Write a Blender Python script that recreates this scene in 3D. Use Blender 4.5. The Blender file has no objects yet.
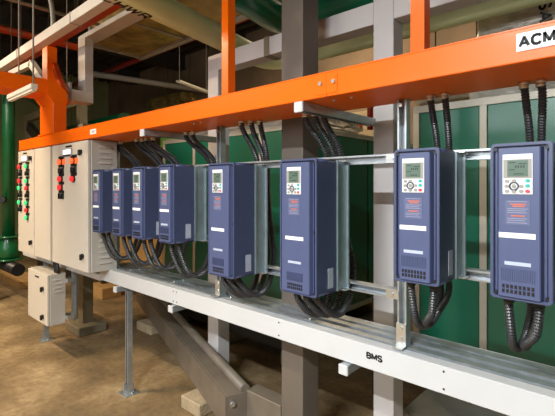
import bpy, bmesh, math, random
from mathutils import Vector, Matrix
random.seed(7)
C = bpy.context.scene.collection
PI = math.pi

# ------------------------------------------------------------------ materials
def s2l(c):
    return tuple(((v / 255) / 12.92 if v / 255 <= .04045 else ((v / 255 + .055) / 1.055) ** 2.4) for v in c)

def mat(name, rgb, rough=.5, metal=0., noise=0., scale=8., rgb2=None, bump=0., bscale=60., coat=0., detail=4.):
    m = bpy.data.materials.new(name); m.use_nodes = True
    nt = m.node_tree; b = nt.nodes['Principled BSDF']
    c = s2l(rgb)
    b.inputs['Roughness'].default_value = rough
    b.inputs['Metallic'].default_value = metal
    b.inputs['Coat Weight'].default_value = coat
    b.inputs['Coat Roughness'].default_value = .12
    b.inputs['Base Color'].default_value = (*c, 1)
    if noise or bump:
        tc = nt.nodes.new('ShaderNodeTexCoord')
    if noise:
        n = nt.nodes.new('ShaderNodeTexNoise'); n.inputs['Scale'].default_value = scale; n.inputs['Detail'].default_value = detail
        nt.links.new(tc.outputs['Object'], n.inputs['Vector'])
        r = nt.nodes.new('ShaderNodeValToRGB')
        r.color_ramp.elements[0].position = .32; r.color_ramp.elements[1].position = .68
        d = s2l(rgb2) if rgb2 else tuple(v * (1 - noise) for v in c)
        r.color_ramp.elements[0].color = (*d, 1); r.color_ramp.elements[1].color = (*c, 1)
        nt.links.new(n.outputs['Fac'], r.inputs['Fac']); nt.links.new(r.outputs['Color'], b.inputs['Base Color'])
    if bump:
        n2 = nt.nodes.new('ShaderNodeTexNoise'); n2.inputs['Scale'].default_value = bscale; n2.inputs['Detail'].default_value = 3
        nt.links.new(tc.outputs['Object'], n2.inputs['Vector'])
        bp = nt.nodes.new('ShaderNodeBump'); bp.inputs['Strength'].default_value = bump; bp.inputs['Distance'].default_value = .02
        nt.links.new(n2.outputs['Fac'], bp.inputs['Height']); nt.links.new(bp.outputs['Normal'], b.inputs['Normal'])
    return m

def emit(name, rgb, strength, base=(240, 240, 235)):
    m = mat(name, base, .3)
    b = m.node_tree.nodes['Principled BSDF']
    b.inputs['Emission Color'].default_value = (*s2l(rgb), 1); b.inputs['Emission Strength'].default_value = strength
    return m

M = {}
M['orange'] = mat('orange_enamel', (246, 106, 4), .36, noise=.07, scale=3, bump=.03, bscale=25, coat=.06)
M['blue'] = mat('slate_blue_plastic', (68, 76, 108), .42, noise=.06, scale=30)
M['blue_cover'] = mat('slate_blue_cover', (77, 86, 121), .4, noise=.05, scale=30)
M['navy'] = mat('navy_groove', (40, 46, 76), .5)
M['galv'] = mat('galvanised_steel', (196, 202, 206), .36, .75, noise=.22, scale=22)
M['galv_sheet'] = mat('galvanised_sheet', (170, 186, 192), .38, .65, noise=.2, scale=14)
M['zinc'] = mat('bright_zinc', (215, 217, 215), .28, .85)
M['white'] = mat('white_enamel', (200, 201, 202), .4, noise=.05, scale=5)
M['whitetrunk'] = mat('white_trunking_enamel', (200, 196, 190), .45, noise=.08, scale=5)
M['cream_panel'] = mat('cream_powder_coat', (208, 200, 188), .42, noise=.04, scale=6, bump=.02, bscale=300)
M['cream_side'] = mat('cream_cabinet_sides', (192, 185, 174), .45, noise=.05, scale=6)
M['black'] = mat('black_plastic', (22, 22, 24), .4)
M['hose'] = mat('black_conduit', (46, 46, 48), .4)
M['brass'] = mat('nickel_brass', (216, 196, 172), .35, .6)
M['screen'] = mat('grey_green_lcd', (92, 112, 100), .2)
M['pad'] = mat('pale_keypad', (222, 224, 226), .4)
M['darkkey'] = mat('dark_key', (70, 74, 82), .4)
M['teal'] = mat('teal_key', (40, 168, 160), .4)
M['redkey'] = mat('red_key', (206, 62, 78), .4)
M['sticker'] = mat('white_sticker', (240, 240, 240), .5)
M['greysticker'] = mat('grey_sticker', (176, 184, 200), .5)
M['warn_bg'] = mat('warning_label_field', (88, 96, 130), .5)
M['warn_or'] = mat('warning_orange', (196, 104, 80), .5)
M['warn_tx'] = mat('warning_text_grey', (142, 140, 162), .5)
M['ink'] = mat('black_ink', (18, 18, 20), .6)
M['lcdink'] = mat('lcd_ink', (34, 46, 42), .5)
M['green_panel'] = mat('green_panel_steel', (20, 112, 86), .3, noise=.1, scale=2, coat=.2)
M['frame'] = mat('pale_aluminium_frame', (206, 200, 184), .45, .1, noise=.06, scale=10)
M['green_pipe'] = mat('dark_green_paint', (6, 104, 70), .3, noise=.12, scale=5, coat=.3)
M['green_valve'] = mat('green_pipe_enamel', (8, 92, 50), .34, noise=.15, scale=6, coat=.3)
M['cream_pipe'] = mat('pale_olive_jacket', (206, 212, 160), .5, noise=.12, scale=4)
M['foil'] = mat('silver_foil', (214, 206, 192), .46, .3, noise=.35, scale=7, bump=1., bscale=14)
M['foil_gold'] = mat('reflection_toned_foil', (190, 164, 100), .36, .4, noise=.65, scale=4, bump=.7, bscale=9)  # base colour brightened in place of the light this foil would reflect
M['column'] = mat('grey_primer_steel', (108, 98, 88), .55, noise=.14, scale=4, bump=.05, bscale=40)
M['brace'] = mat('grey_brown_steel', (118, 107, 94), .5, noise=.25, scale=6)
M['frame_white'] = mat('off_white_painted_steel', (204, 199, 197), .5, noise=.06, scale=3)
M['frame_beige'] = mat('beige_painted_steel', (132, 122, 102), .5, noise=.1, scale=4)
M['concrete'] = mat('pale_concrete', (176, 158, 128), .85, noise=.25, scale=14, bump=.3, bscale=60)
M['pad_concrete'] = mat('clean_pale_concrete', (196, 190, 180), .85, noise=.25, scale=5, bump=.2, bscale=40)
M['timber'] = mat('raw_timber', (186, 146, 92), .7, noise=.25, scale=10)
M['dark'] = mat('dark_steel', (58, 52, 46), .6, noise=.2, scale=5)
M['red'] = mat('red_pipe_paint', (150, 26, 20), .4, noise=.15, scale=6)
M['orange_dark'] = mat('orange_red_paint', (176, 62, 22), .45, noise=.1, scale=5)
M['grey'] = mat('grey_plastic', (150, 146, 138), .5)
M['lime'] = mat('lime_green_paint', (120, 176, 60), .45, noise=.15, scale=8)
M['diffuser'] = mat('opal_diffuser', (226, 222, 210), .4)
M['lamp_on'] = emit('lit_tube', (255, 226, 176), 6)
M['lamp_red'] = emit('lit_red_lens', (255, 40, 40), .55, (220, 50, 50))
M['lamp_orange'] = emit('lit_amber_lens', (255, 96, 40), .55, (240, 110, 60))
M['lamp_green'] = emit('lit_green_lens', (40, 230, 130), .4, (60, 210, 130))
M['meter'] = emit('lit_meter_face', (225, 232, 255), .9, (230, 235, 245))

for k in ('orange', 'orange_dark'):
    M[k].node_tree.nodes['Principled BSDF'].inputs['Specular IOR Level'].default_value = .22

def floor_mat():
    m = mat('dusty_concrete_floor', (150, 118, 78), .75)
    nt = m.node_tree; b = nt.nodes['Principled BSDF']
    tc = nt.nodes.new('ShaderNodeTexCoord')
    a = nt.nodes.new('ShaderNodeTexNoise'); a.inputs['Scale'].default_value = 1.3; a.inputs['Detail'].default_value = 9; a.inputs['Roughness'].default_value = .62
    f = nt.nodes.new('ShaderNodeTexNoise'); f.inputs['Scale'].default_value = 22; f.inputs['Detail'].default_value = 6
    nt.links.new(tc.outputs['Object'], a.inputs['Vector']); nt.links.new(tc.outputs['Object'], f.inputs['Vector'])
    r = nt.nodes.new('ShaderNodeValToRGB')
    e = r.color_ramp.elements
    e[0].position = .3; e[0].color = (*s2l((98, 82, 58)), 1)
    e[1].position = .72; e[1].color = (*s2l((196, 172, 132)), 1)
    k = e.new(.5); k.color = (*s2l((142, 118, 84)), 1)
    nt.links.new(a.outputs['Fac'], r.inputs['Fac'])
    r2 = nt.nodes.new('ShaderNodeValToRGB'); r2.color_ramp.elements[0].position = .35; r2.color_ramp.elements[1].position = .7
    r2.color_ramp.elements[0].color = (.62, .6, .56, 1)
    nt.links.new(f.outputs['Fac'], r2.inputs['Fac'])
    mx = nt.nodes.new('ShaderNodeMix'); mx.data_type = 'RGBA'; mx.blend_type = 'MULTIPLY'; mx.inputs[0].default_value = .7
    nt.links.new(r.outputs['Color'], mx.inputs[6]); nt.links.new(r2.outputs['Color'], mx.inputs[7])
    nt.links.new(mx.outputs[2], b.inputs['Base Color'])
    bp = nt.nodes.new('ShaderNodeBump'); bp.inputs['Strength'].default_value = .25; bp.inputs['Distance'].default_value = .01
    nt.links.new(f.outputs['Fac'], bp.inputs['Height']); nt.links.new(bp.outputs['Normal'], b.inputs['Normal'])
    return m
M['floor'] = floor_mat()
M['wall'] = mat('brown_stained_concrete', (140, 120, 98), .85, noise=.35, scale=1.6, bump=.2, bscale=8, detail=8)
M['wall_green'] = mat('pale_green_wall_paint', (150, 158, 112), .8, noise=.15, scale=2)
M['ceiling'] = mat('dark_brown_deck', (66, 58, 48), .8, noise=.35, scale=2)  # dark brown base with random mottling
M['wall_pale'] = mat('pale_plaster', (120, 114, 106), .8, noise=.08, scale=2)

# ------------------------------------------------------------------ mesh helpers
class MB:
    def __init__(s): s.bm = bmesh.new()
    def box(s, x0, x1, y0, y1, z0, z1, bev=0., seg=1):
        r = bmesh.ops.create_cube(s.bm, size=1)
        vs = r['verts']
        for v in vs:
            v.co = Vector(((x0 + x1) / 2 + v.co.x * (x1 - x0), (y0 + y1) / 2 + v.co.y * (y1 - y0), (z0 + z1) / 2 + v.co.z * (z1 - z0)))
        if bev:
            es = list({e for v in vs for e in v.link_edges})
            bmesh.ops.bevel(s.bm, geom=es, offset=bev, segments=seg, affect='EDGES', profile=.6)
        return s
    def prism(s, pts, axis, a, b):
        """2-D outline extruded along an axis: x -> pts are (y,z); y -> (x,z); z -> (x,y)"""
        def P(p, t):
            return (t, p[0], p[1]) if axis == 'x' else (p[0], t, p[1]) if axis == 'y' else (p[0], p[1], t)
        A = [s.bm.verts.new(P(p, a)) for p in pts]; B = [s.bm.verts.new(P(p, b)) for p in pts]
        n = len(pts)
        for i in range(n):
            s.bm.faces.new((A[i], A[(i + 1) % n], B[(i + 1) % n], B[i]))
        s.bm.faces.new(A[::-1]); s.bm.faces.new(B)
        return s
    def tube(s, path, r, n=12, rfun=None, cap=True, smooth=True):
        path = [Vector(p) for p in path]
        t0 = (path[1] - path[0]).normalized()
        up = Vector((0, 0, 1)) if abs(t0.z) < .9 else Vector((1, 0, 0))
        u = t0.cross(up).normalized(); rings = []
        for i, p in enumerate(path):
            a = path[max(i - 1, 0)]; b = path[min(i + 1, len(path) - 1)]
            t = (b - a).normalized()
            u = (u - t * u.dot(t)).normalized(); w = t.cross(u)
            rr = rfun(i) if rfun else r
            rings.append([s.bm.verts.new(p + u * rr * math.cos(2 * PI * k / n) + w * rr * math.sin(2 * PI * k / n)) for k in range(n)])
        for a, b in zip(rings, rings[1:]):
            for k in range(n):
                f = s.bm.faces.new((a[k], a[(k + 1) % n], b[(k + 1) % n], b[k])); f.smooth = smooth
        if cap:
            s.bm.faces.new(rings[0][::-1]); s.bm.faces.new(rings[-1])
        return s
    def ring(s, outer, inner, y0, y1):
        """flat ring in the x-z plane between two loops of equal length"""
        L = [[s.bm.verts.new((x, y, z)) for x, z in lp] for y in (y0, y1) for lp in (outer, inner)]
        n = len(outer)
        for a, b in ((L[0], L[1]), (L[2], L[3]), (L[0], L[2]), (L[1], L[3])):
            for i in range(n): s.bm.faces.new((a[i], a[(i + 1) % n], b[(i + 1) % n], b[i]))
        return s
    def cyl(s, p, q, r, n=16): return s.tube([p, q], r, n)
    def bar(s, p, q, w, h, bev=0.):
        """rectangular bar between two points, w sideways, h up"""
        p, q = Vector(p), Vector(q); d = (q - p).normalized()
        up = Vector((0, 0, 1)) if abs(d.z) < .95 else Vector((0, 1, 0))
        sd = d.cross(up).normalized(); u = sd.cross(d)
        vs = []
        for c in (p, q):
            vs.append([s.bm.verts.new(c + sd * a * w / 2 + u * b * h / 2) for a, b in ((-1, -1), (1, -1), (1, 1), (-1, 1))])
        A, B = vs; fs = []
        for i in range(4): fs.append(s.bm.faces.new((A[i], A[(i + 1) % 4], B[(i + 1) % 4], B[i])))
        fs.append(s.bm.faces.new(A[::-1])); fs.append(s.bm.faces.new(B))
        if bev:
            bmesh.ops.bevel(s.bm, geom=list({e for f in fs for e in f.edges}), offset=bev, segments=2, affect='EDGES')
        return s
    def mesh(s, name, off):
        bmesh.ops.translate(s.bm, verts=s.bm.verts, vec=-Vector(off))
        bmesh.ops.recalc_face_normals(s.bm, faces=s.bm.faces)
        me = bpy.data.meshes.new(name); s.bm.to_mesh(me); s.bm.free()
        return me

def setp(o, label=None, cat=None, group=None, kind=None):
    if label: o['label'] = label
    if cat: o['category'] = cat
    if group: o['group'] = group
    if kind: o['kind'] = kind
    return o

class Thing:
    """an Empty at the thing's base; every part is meshed in world space and parented to it"""
    def __init__(s, name, label, cat, loc=(0, 0, 0), group=None):
        s.loc = Vector(loc); s.e = bpy.data.objects.new(name, None); C.objects.link(s.e)
        s.e.location = loc; s.e.empty_display_size = .05
        setp(s.e, label, cat, group)
    def part(s, name, mb, m, parent=None, label=None, kind=None):
        me = mb.mesh(name, s.loc) if isinstance(mb, MB) else mb
        o = bpy.data.objects.new(name, me); C.objects.link(o)
        me.materials.append(M[m]); o.parent = parent or s.e
        return setp(o, label, None, None, kind)
    def text(s, name, txt, h, pos, m, rot=(PI / 2, 0, 0), parent=None, wt=.2, align='CENTER', xs=1., label=None):
        """bold stroke lettering of cap height h"""
        from mathutils import Euler
        mb = MB(); t = wt * h; pen = 0.
        def seg(a, b):
            a, b = Vector((*a, 0)), Vector((*b, 0)); d = (b - a).normalized(); n = Vector((-d.y, d.x, 0)) * t / 2
            lo = [a - n, b - n, b + n, a + n]
            A = [mb.bm.verts.new(v) for v in lo]; B = [mb.bm.verts.new(v + Vector((0, 0, .0008))) for v in lo]
            mb.bm.faces.new(A[::-1]); mb.bm.faces.new(B)
            for k in range(4): mb.bm.faces.new((A[k], A[(k + 1) % 4], B[(k + 1) % 4], B[k]))
        for ch in txt:
            w, strokes = GLYPH[ch]
            for st in strokes:
                q = [((pen + x * w) * h * xs, t / 2 + y * (h - t)) for x, y in st]
                for k in range(len(q) - 1):
                    a, b = Vector(q[k]), Vector(q[k + 1]); d = (b - a).normalized() * t * .22
                    seg(a - (d if k else d * 0), b + (d if k < len(q) - 2 else d * 0))
            pen += w + .30
        wid = (pen - .30) * h * xs
        bmesh.ops.translate(mb.bm, verts=mb.bm.verts, vec=(-wid / 2 if align == 'CENTER' else 0, -h / 2, 0))
        me = mb.mesh(name, (0, 0, 0))
        me.transform(Matrix.Translation(Vector(pos) - s.loc) @ Euler(rot).to_matrix().to_4x4())
        o = bpy.data.objects.new(name, me); C.objects.link(o); me.materials.append(M[m]); o.parent = parent or s.e
        return setp(o, label)

GLYPH = {
    'A': (.78, [[(0, 0), (.5, 1), (1, 0)], [(.2, .33), (.8, .33)]]),
    'B': (.62, [[(0, 0), (0, 1), (.7, 1), (.95, .88), (.95, .65), (.7, .53), (0, .53)], [(.7, .53), (1, .4), (1, .13), (.75, 0), (0, 0)]]),
    'C': (.72, [[(1, .8), (.8, .97), (.5, 1), (.2, .93), (0, .68), (0, .32), (.2, .07), (.5, 0), (.8, .03), (1, .2)]]),
    'M': (.80, [[(0, 0), (0, 1), (.5, .15), (1, 1), (1, 0)]]),
    'V': (.74, [[(0, 1), (.5, 0), (1, 1)]]),
    'S': (.64, [[(1, .82), (.75, 1), (.25, 1), (0, .85), (0, .65), (.2, .53), (.8, .45), (1, .32), (1, .15), (.75, 0), (.25, 0), (0, .18)]]),
    'H': (.66, [[(0, 0), (0, 1)], [(1, 0), (1, 1)], [(0, .5), (1, .5)]]),
    'W': (1.0, [[(0, 1), (.25, 0), (.5, .9), (.75, 0), (1, 1)]]),
    'R': (.66, [[(0, 0), (0, 1), (.75, 1), (1, .86), (1, .62), (.75, .48), (0, .48)], [(.55, .48), (1, 0)]]),
    'Y': (.72, [[(0, 1), (.5, .48), (1, 1)], [(.5, .48), (.5, 0)]]),
}

def single(name, mb, m, label, cat, loc=(0, 0, 0), group=None, kind=None):
    me = mb.mesh(name, loc); o = bpy.data.objects.new(name, me); C.objects.link(o); o.location = loc
    me.materials.append(M[m]); return setp(o, label, cat, group, kind)

def struct(name, mb, m):
    o = single(name, mb, m, None, None); o['kind'] = 'structure'; return o

def copy_tree(o, parent=None):
    c = o.copy(); C.objects.link(c); c.parent = parent
    for ch in list(o.children): copy_tree(ch, c)
    return c

def catmull(pts, step):
    P = [Vector(p) for p in pts]; P = [P[0] * 2 - P[1]] + P + [P[-1] * 2 - P[-2]]
    dense = []
    for i in range(1, len(P) - 2):
        a, b, c, d = P[i - 1:i + 3]
        for k in range(40):
            t = k / 40
            dense.append(.5 * ((2 * b) + (c - a) * t + (2 * a - 5 * b + 4 * c - d) * t * t + (3 * b - a - 3 * c + d) * t ** 3))
    dense.append(P[-2])
    out = [dense[0]]; acc = 0
    for a, b in zip(dense, dense[1:]):
        L = (b - a).length; pos = step - acc
        while pos <= L and L > 0:
            out.append(a + (b - a) * (pos / L)); pos += step
        acc = (acc + L) % step
    if (out[-1] - dense[-1]).length < step * .5: out[-1] = dense[-1]
    else: out.append(dense[-1])
    return out

# ------------------------------------------------------------------ the setting
FW, BW, LW, RW, CZ = -4.2, 6.7, -14., 4.2, 5.3
struct('floor', MB().box(LW, RW, FW, BW, -.1, 0), 'floor')
cm = MB().box(LW, RW, FW, BW, CZ, CZ + .1)
for k in range(46):                                   # ribs of the metal deck overhead
    y = FW + .2 + k * .28
    cm.box(LW, RW, y, y + .12, CZ - .07, CZ)
struct('ceiling', cm, 'ceiling')
struct('wall_back', MB().box(LW, RW, BW, BW + .1, 0, CZ), 'wall')
struct('wall_left', MB().box(LW - .1, LW, FW, BW, 0, CZ), 'wall_green')
struct('wall_right', MB().box(RW, RW + .1, FW, BW, 0, CZ), 'wall_pale')
WX0, WX1, WZ0, WZ1 = -3.6, .4, 2.2, 3.7              # high daylight window behind the photographer
fw = MB().box(LW, WX0, FW - .1, FW, 0, CZ).box(WX1, RW, FW - .1, FW, 0, CZ)
fw.box(WX0, WX1, FW - .1, FW, 0, WZ0).box(WX0, WX1, FW - .1, FW, WZ1, CZ)
struct('wall_front', fw, 'wall_pale')
wf = MB()
for k in range(5):
    x = WX0 + (WX1 - WX0) * k / 4
    wf.box(max(x - .03, WX0), min(x + .03, WX1), FW - .08, FW - .02, WZ0, WZ1)
wf.box(WX0, WX1, FW - .08, FW - .02, WZ0, WZ0 + .05).box(WX0, WX1, FW - .08, FW - .02, WZ1 - .05, WZ1)
struct('window_1', wf, 'frame_white')

# ------------------------------------------------------------------ the drives
FY = 1.45                                             # plane of all the cabinet fronts
def slots(mb, x0, x1, z0, z1, n, rows, y0, y1):
    for r in range(rows):
        for k in range(n):
            w = (x1 - x0) / n; h = (z1 - z0) / rows
            mb.box(x0 + k * w + w * .18, x0 + k * w + w * .82, y0, y1, z0 + r * h + h * .12, z0 + r * h + h * .88)
    return mb

def rrect(x0, x1, z0, z1, r, n=6):
    out = []
    for cx, cz, a in ((x1 - r, z1 - r, 0), (x0 + r, z1 - r, 90), (x0 + r, z0 + r, 180), (x1 - r, z0 + r, 270)):
        for k in range(n + 1):
            t = math.radians(a + 90 * k / n); out.append((cx + r * math.cos(t), cz + r * math.sin(t)))
    return out

def make_drive(w, h, wide):
    """root at the bottom of the front face, left to right 0..w, depth going to +y"""
    t = Thing('inverter_drive', '-', 'motor drive')
    zb, zt = 0, h
    D = .15
    cs = MB().prism(rrect(0, w, 0, h, .014), 'y', .016, D)
    for f in cs.bm.faces: f.smooth = len(f.verts) == 4 and f.calc_area() < .01 * D
    t.part('casing', cs, 'blue')
    # rounded rim round the front, then the raised cover
    fr = MB().ring(rrect(.0015, w - .0015, .0015, h - .0015, .0135), rrect(.0085, w - .0085, .0085, h - .0085, .010), .001, .017)
    fr.ring(rrect(0, w, 0, h, .014), rrect(.010, w - .010, .010, h - .010, .009), .0035, .017)
    t.part('front_frame', fr, 'blue')
    m0, m1 = (.026, .03) if not wide else (.02, .034)
    y1 = .017
    cov = MB().prism([(m0 - .004, y1), (w - m1 + .006, y1), (w - m1, -.006), (w - m1 - .003, -.008), (m0 + .003, -.008), (m0, -.006)], 'z', .012, h - .016)
    c = t.part('front_cover', cov, 'blue_cover')
    t.part('cover_flank', MB().box(w - m1 + .009, w - m1 + .014, .008, .0165, .012, h - .016).box(m0 - .010, m0 - .006, .009, .0165, .012, h - .016), 'blue')
    for x in (.0155, w - .0155):
        for z in (.0185, h - .0185):
            t.part('screw', MB().cyl((x, .004, z), (x, .018, z), .0058, 12), 'black')
    if wide:
        t.part('screw', MB().cyl((w - .0155, .004, h * .47), (w - .0155, .018, h * .47), .005, 12), 'black')
    # keypad
    kw, kh = .083, .124
    kx = w * .47 if not wide else w * .44
    kz1 = h - .036
    yk = -.012
    kp = t.part('keypad', MB().box(kx - kw / 2, kx + kw / 2, yk, -.004, kz1 - kh, kz1, .003, 2), 'pad', label='pale grey keypad with a small screen')
    t.part('bezel', MB().box(kx - kw / 2 + .003, kx + kw / 2 - .003, yk - .001, yk + .002, kz1 - .074, kz1 - .016), 'grey', kp)
    t.part('display', MB().box(kx - .027, kx + .029, yk - .002, yk + .002, kz1 - .069, kz1 - .019), 'screen', kp)
    li = MB()
    for z, a, b in ((.026, -.022, -.004), (.030, .004, .026), (.048, -.022, -.006), (.061, -.01, .018)):
        li.box(kx + a, kx + b, yk - .0024, yk - .001, kz1 - z - .0016, kz1 - z + .0016)
    for k, a in enumerate((-.006, .001, .009, .016)):
        li.box(kx + a, kx + a + .0045, yk - .0024, yk - .001, kz1 - .043, kz1 - .035)
    t.part('screen_text', li, 'lcdink', kp)
    zc = kz1 - .0985
    ring = MB().tube([(kx - .009 + .0118 * math.cos(q * PI / 10), yk - .0008, zc + .0118 * math.sin(q * PI / 10)) for q in range(21)], .0028, 6, cap=False)
    t.part('dial_ring', ring, 'darkkey', kp)
    t.part('button', MB().cyl((kx - .009, yk - .003, zc), (kx - .009, yk + .001, zc), .0062, 14), 'grey', kp)
    for dx, dz, col in ((-.028, .0155, 'grey'), (-.009, .0165, 'grey'), (-.029, 0, 'grey'), (.011, 0, 'grey'), (-.028, -.0155, 'grey'), (-.009, -.0165, 'grey'),
                        (.011, -.0155, 'grey'), (.028, .0165, 'teal'), (.028, .001, 'teal'), (.028, -.0155, 'redkey')):
        x, z = kx + dx, zc + dz
        b = MB().cyl((x, yk - .003, z), (x, yk + .001, z), .0052, 12)
        for v in b.bm.verts: v.co.x = x + (v.co.x - x) * 1.25
        t.part('button', b, col, kp)
    # warning label
    lw, lh = .068, .076
    lz1 = kz1 - kh - .018
    wl = t.part('warning_label', MB().box(kx - lw / 2, kx + lw / 2, -.0092, -.006, lz1 - lh, lz1), 'warn_bg', label='faded warning label with orange print')
    o1 = MB(); o2 = MB()
    for z, a, b in ((.012, -.02, .024), (.018, -.014, .02), (.048, -.018, .02)):
        o1.box(kx + a, kx + b, -.0100, -.009, lz1 - z - .002, lz1 - z + .002)
    for z, a, b in ((.004, -.028, .026), (.026, -.028, .028), (.032, -.028, .022), (.038, -.028, .026), (.056, -.028, .026), (.062, -.028, .02), (.069, -.028, .026)):
        o2.box(kx + a, kx + b, -.0100, -.009, lz1 - z - .0011, lz1 - z + .0011)
    t.part('lettering', o1, 'warn_or', wl); t.part('lettering', o2, 'warn_tx', wl)
    cx = kx + (.0 if not wide else .003)
    sw = .1 if not wide else .105
    z = h * (1 - .585); t.part('sticker', MB().box(cx - sw / 2 - .002, cx + sw / 2 - .002, -.0094, -.006, z - .008, z + .008), 'sticker')
    z = h * (1 - .762); t.part('sticker', MB().box(cx - sw * .36, cx + sw * .36, -.0094, -.006, z - .0055, z + .0055), 'greysticker')
    # ribs and outlet grille
    rb = MB()
    for k in range(16):
        x = cx - .045 + k * .006
        rb.box(x - .0013, x + .0013, -.0105, -.006, .062, .1)
    t.part('rib', rb, 'blue')
    g = slots(MB(), cx - .045, cx + .047, .022, .052, 8, 2, -.0095, -.004)
    t.part('vent_grille', g, 'black')
    # side rating plate, gland plate, galvanised heat-sink duct behind
    t.part('rating_plate', MB().box(w - .002, w + .0012, .085, .125, .028, .118), 'greysticker')
    hs = MB().box(.004, w - .002, D - .002, .248, .004, h - .006)
    hs.box(w - .003, w + .006, D + .004, D + .014, .006, h - .008).box(w - .003, w + .01, .236, .246, .006, h - .008)
    t.part('heatsink_duct', hs, 'galv_sheet', label='galvanised heat sink duct behind the blue casing')
    t.part('bracket', MB().box(w * .1, w + .018, .2, .247, h - .008, h - .002), 'zinc'); t.part('bracket', MB().box(w * .1, w + .018, .2, .247, 0, .006), 'zinc')
    gl = []
    for k in range(3 if wide else 2):
        x = w * (.22 + .5 * k / (2 if wide else 1) * (1.1 if wide else 1))
        gl.append(x)
        t.part('cable_gland', MB().cyl((x, .07, -.022), (x, .07, .004), .0165, 14), 'black')
    return t.e, gl

SMALL, LARGE = (.171, .49), (.215, .612)
dsmall, gsmall = make_drive(*SMALL, False)
dlarge, glarge = make_drive(*LARGE, True)
drive_tab = [
    (-3.300, 1.318, 0, 'slim blue motor drive hung nearest the cream control panels', 'slim drive nearest the control panels'),
    (-2.972, 1.318, 0, 'slim blue motor drive, second along from the cream control panels', 'second slim drive from the panels'),
    (-2.682, 1.320, 0, 'slim blue motor drive, third along from the cream control panels', 'third slim drive from the panels'),
    (-2.346, 1.324, 0, 'slim blue motor drive, fourth along, with bare galvanised duct showing before the tall drives', 'fourth slim drive from the panels'),
    (-1.845, 1.192, 1, 'tall wide blue motor drive next to the row of four slim drives', 'tall drive next to the slim row'),
    (-1.308, 1.190, 1, 'tall wide blue motor drive hung in front of the grey steel column', 'tall drive before the steel column'),
    (-.732, 1.326, 0, 'slim blue motor drive beside the white post, above the BMS lettering', 'slim drive above the BMS lettering'),
    (-.398, 1.324, 0, 'slim blue motor drive with bright keypad directly below the ACM sign', 'slim drive below the ACM sign'),
]
used = {0: False, 1: False}
for x, z, k, lab, short in drive_tab:
    src = dlarge if k else dsmall
    o = src if not used[k] else copy_tree(src)
    used[k] = True
    o.location = (x, FY, z); o['label'] = lab; o['group'] = 'blue motor drives on the strut rack'

# ------------------------------------------------------------------ conduits from trunking to drives
def conduit(label, pts, r, pitch, group):
    p0, p1 = Vector(pts[0]), Vector(pts[-1])
    t = Thing('flexible_conduit', label, 'cable conduit', p0, group)
    path = catmull(pts, pitch / 2)
    t.part('hose', MB().tube(path, r, 14, lambda i: r * (1. if i % 2 else .76), smooth=False), 'hose')
    d = (path[3] - path[0]).normalized()
    t.part('end_fitting', MB().cyl(p0 + Vector((0, 0, .0)), p0 - Vector((0, 0, .012)), r * 1.2, 12).cyl(p0 - Vector((0, 0, .01)), p0 - Vector((0, 0, .026)), r * 1.05, 8), 'brass')
    return t

ORD = ['first', 'second', 'third']
hose_top = [[(-3.425, 1.715), (-3.385, 1.725)], [(-3.095, 1.715), (-3.05, 1.74)], [(-2.955, 1.72), (-2.905, 1.745)], [(-2.43, 1.72), (-2.385, 1.745)],
            [(-1.80, 1.66), (-1.75, 1.69), (-1.705, 1.715)], [(-1.345, 1.69), (-1.29, 1.70), (-1.248, 1.712)], [(-.702, 1.715), (-.645, 1.72)], [(-.361, 1.73), (-.309, 1.735)]]
hose_end = [(-3.235, -3.195), (-2.895, -2.855), (-2.69, -2.645), (-2.262, -2.222), (-1.80, -1.757, -1.715), (-1.285, -1.245, -1.195), (-.70, -.655), (-.352, -.318)]
for (dx, dz, k, lab, short), tops, ends in zip(drive_tab, hose_top, hose_end):
    g = glarge if k else gsmall
    w = LARGE[0] if k else SMALL[0]
    near = dx > -1
    r = .0150 if near else .0172
    low = 1.125 if not k else 1.085
    n = len(tops)
    for j, ((tx, ty), ex) in enumerate(zip(tops, ends)):
        yb = 1.80 + (.0 if j % 2 == 0 else .012)
        gx = dx + g[j]
        zl = low + .012 * j - (.0 if near else .012)
        if near:      # tight bundle hanging straight under the drive
            mx = dx + w * .30 + .02 * j
            pts = [(tx, ty, 2.06), (tx + .004, ty + .01, 2.0), (ex, yb - .01, 1.84), (ex, yb, 1.6), (ex - .03, yb, 1.42), (dx + .05 + .03 * j, yb - .02, 1.25), (mx + .0, 1.71, zl + .035), (mx - .004, 1.625, zl), (mx - .012 + .014 * j, 1.57, zl + .02), (gx * .75 + mx * .25, 1.535, dz - .12), (gx, 1.52, dz - .04), (gx, 1.52, dz - .018)]
        else:         # wide loops sweeping back behind the rack
            zl = (1.085 if not k else 1.045) + .012 * j
            rx = max(ex, gx) + .02
            pts = [(tx, ty, 2.06), (tx + .008, ty + .01, 2.0), (ex, yb - .01, 1.84), (ex, yb, 1.6), (ex * .5 + rx * .5, yb, 1.40), (rx, yb - .01, zl + .2), (rx * .6 + gx * .4 + .01, 1.745, zl + .05), (gx + .02, 1.67, zl), (gx + .01, 1.59, zl + .03), (gx, 1.535, zl + .09 + (.06 if not k else 0)), (gx, 1.52, dz - .018)]
        conduit(f'{ORD[j]} black corrugated conduit, counted from the panels, feeding the {short}'.replace(', counted from the panels,', ' hose') if 0 else
                f'black corrugated conduit, {ORD[j]} of {n} feeding the {short}', pts, r, .0105 if near else .013, 'black corrugated conduits feeding the drives')

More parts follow.
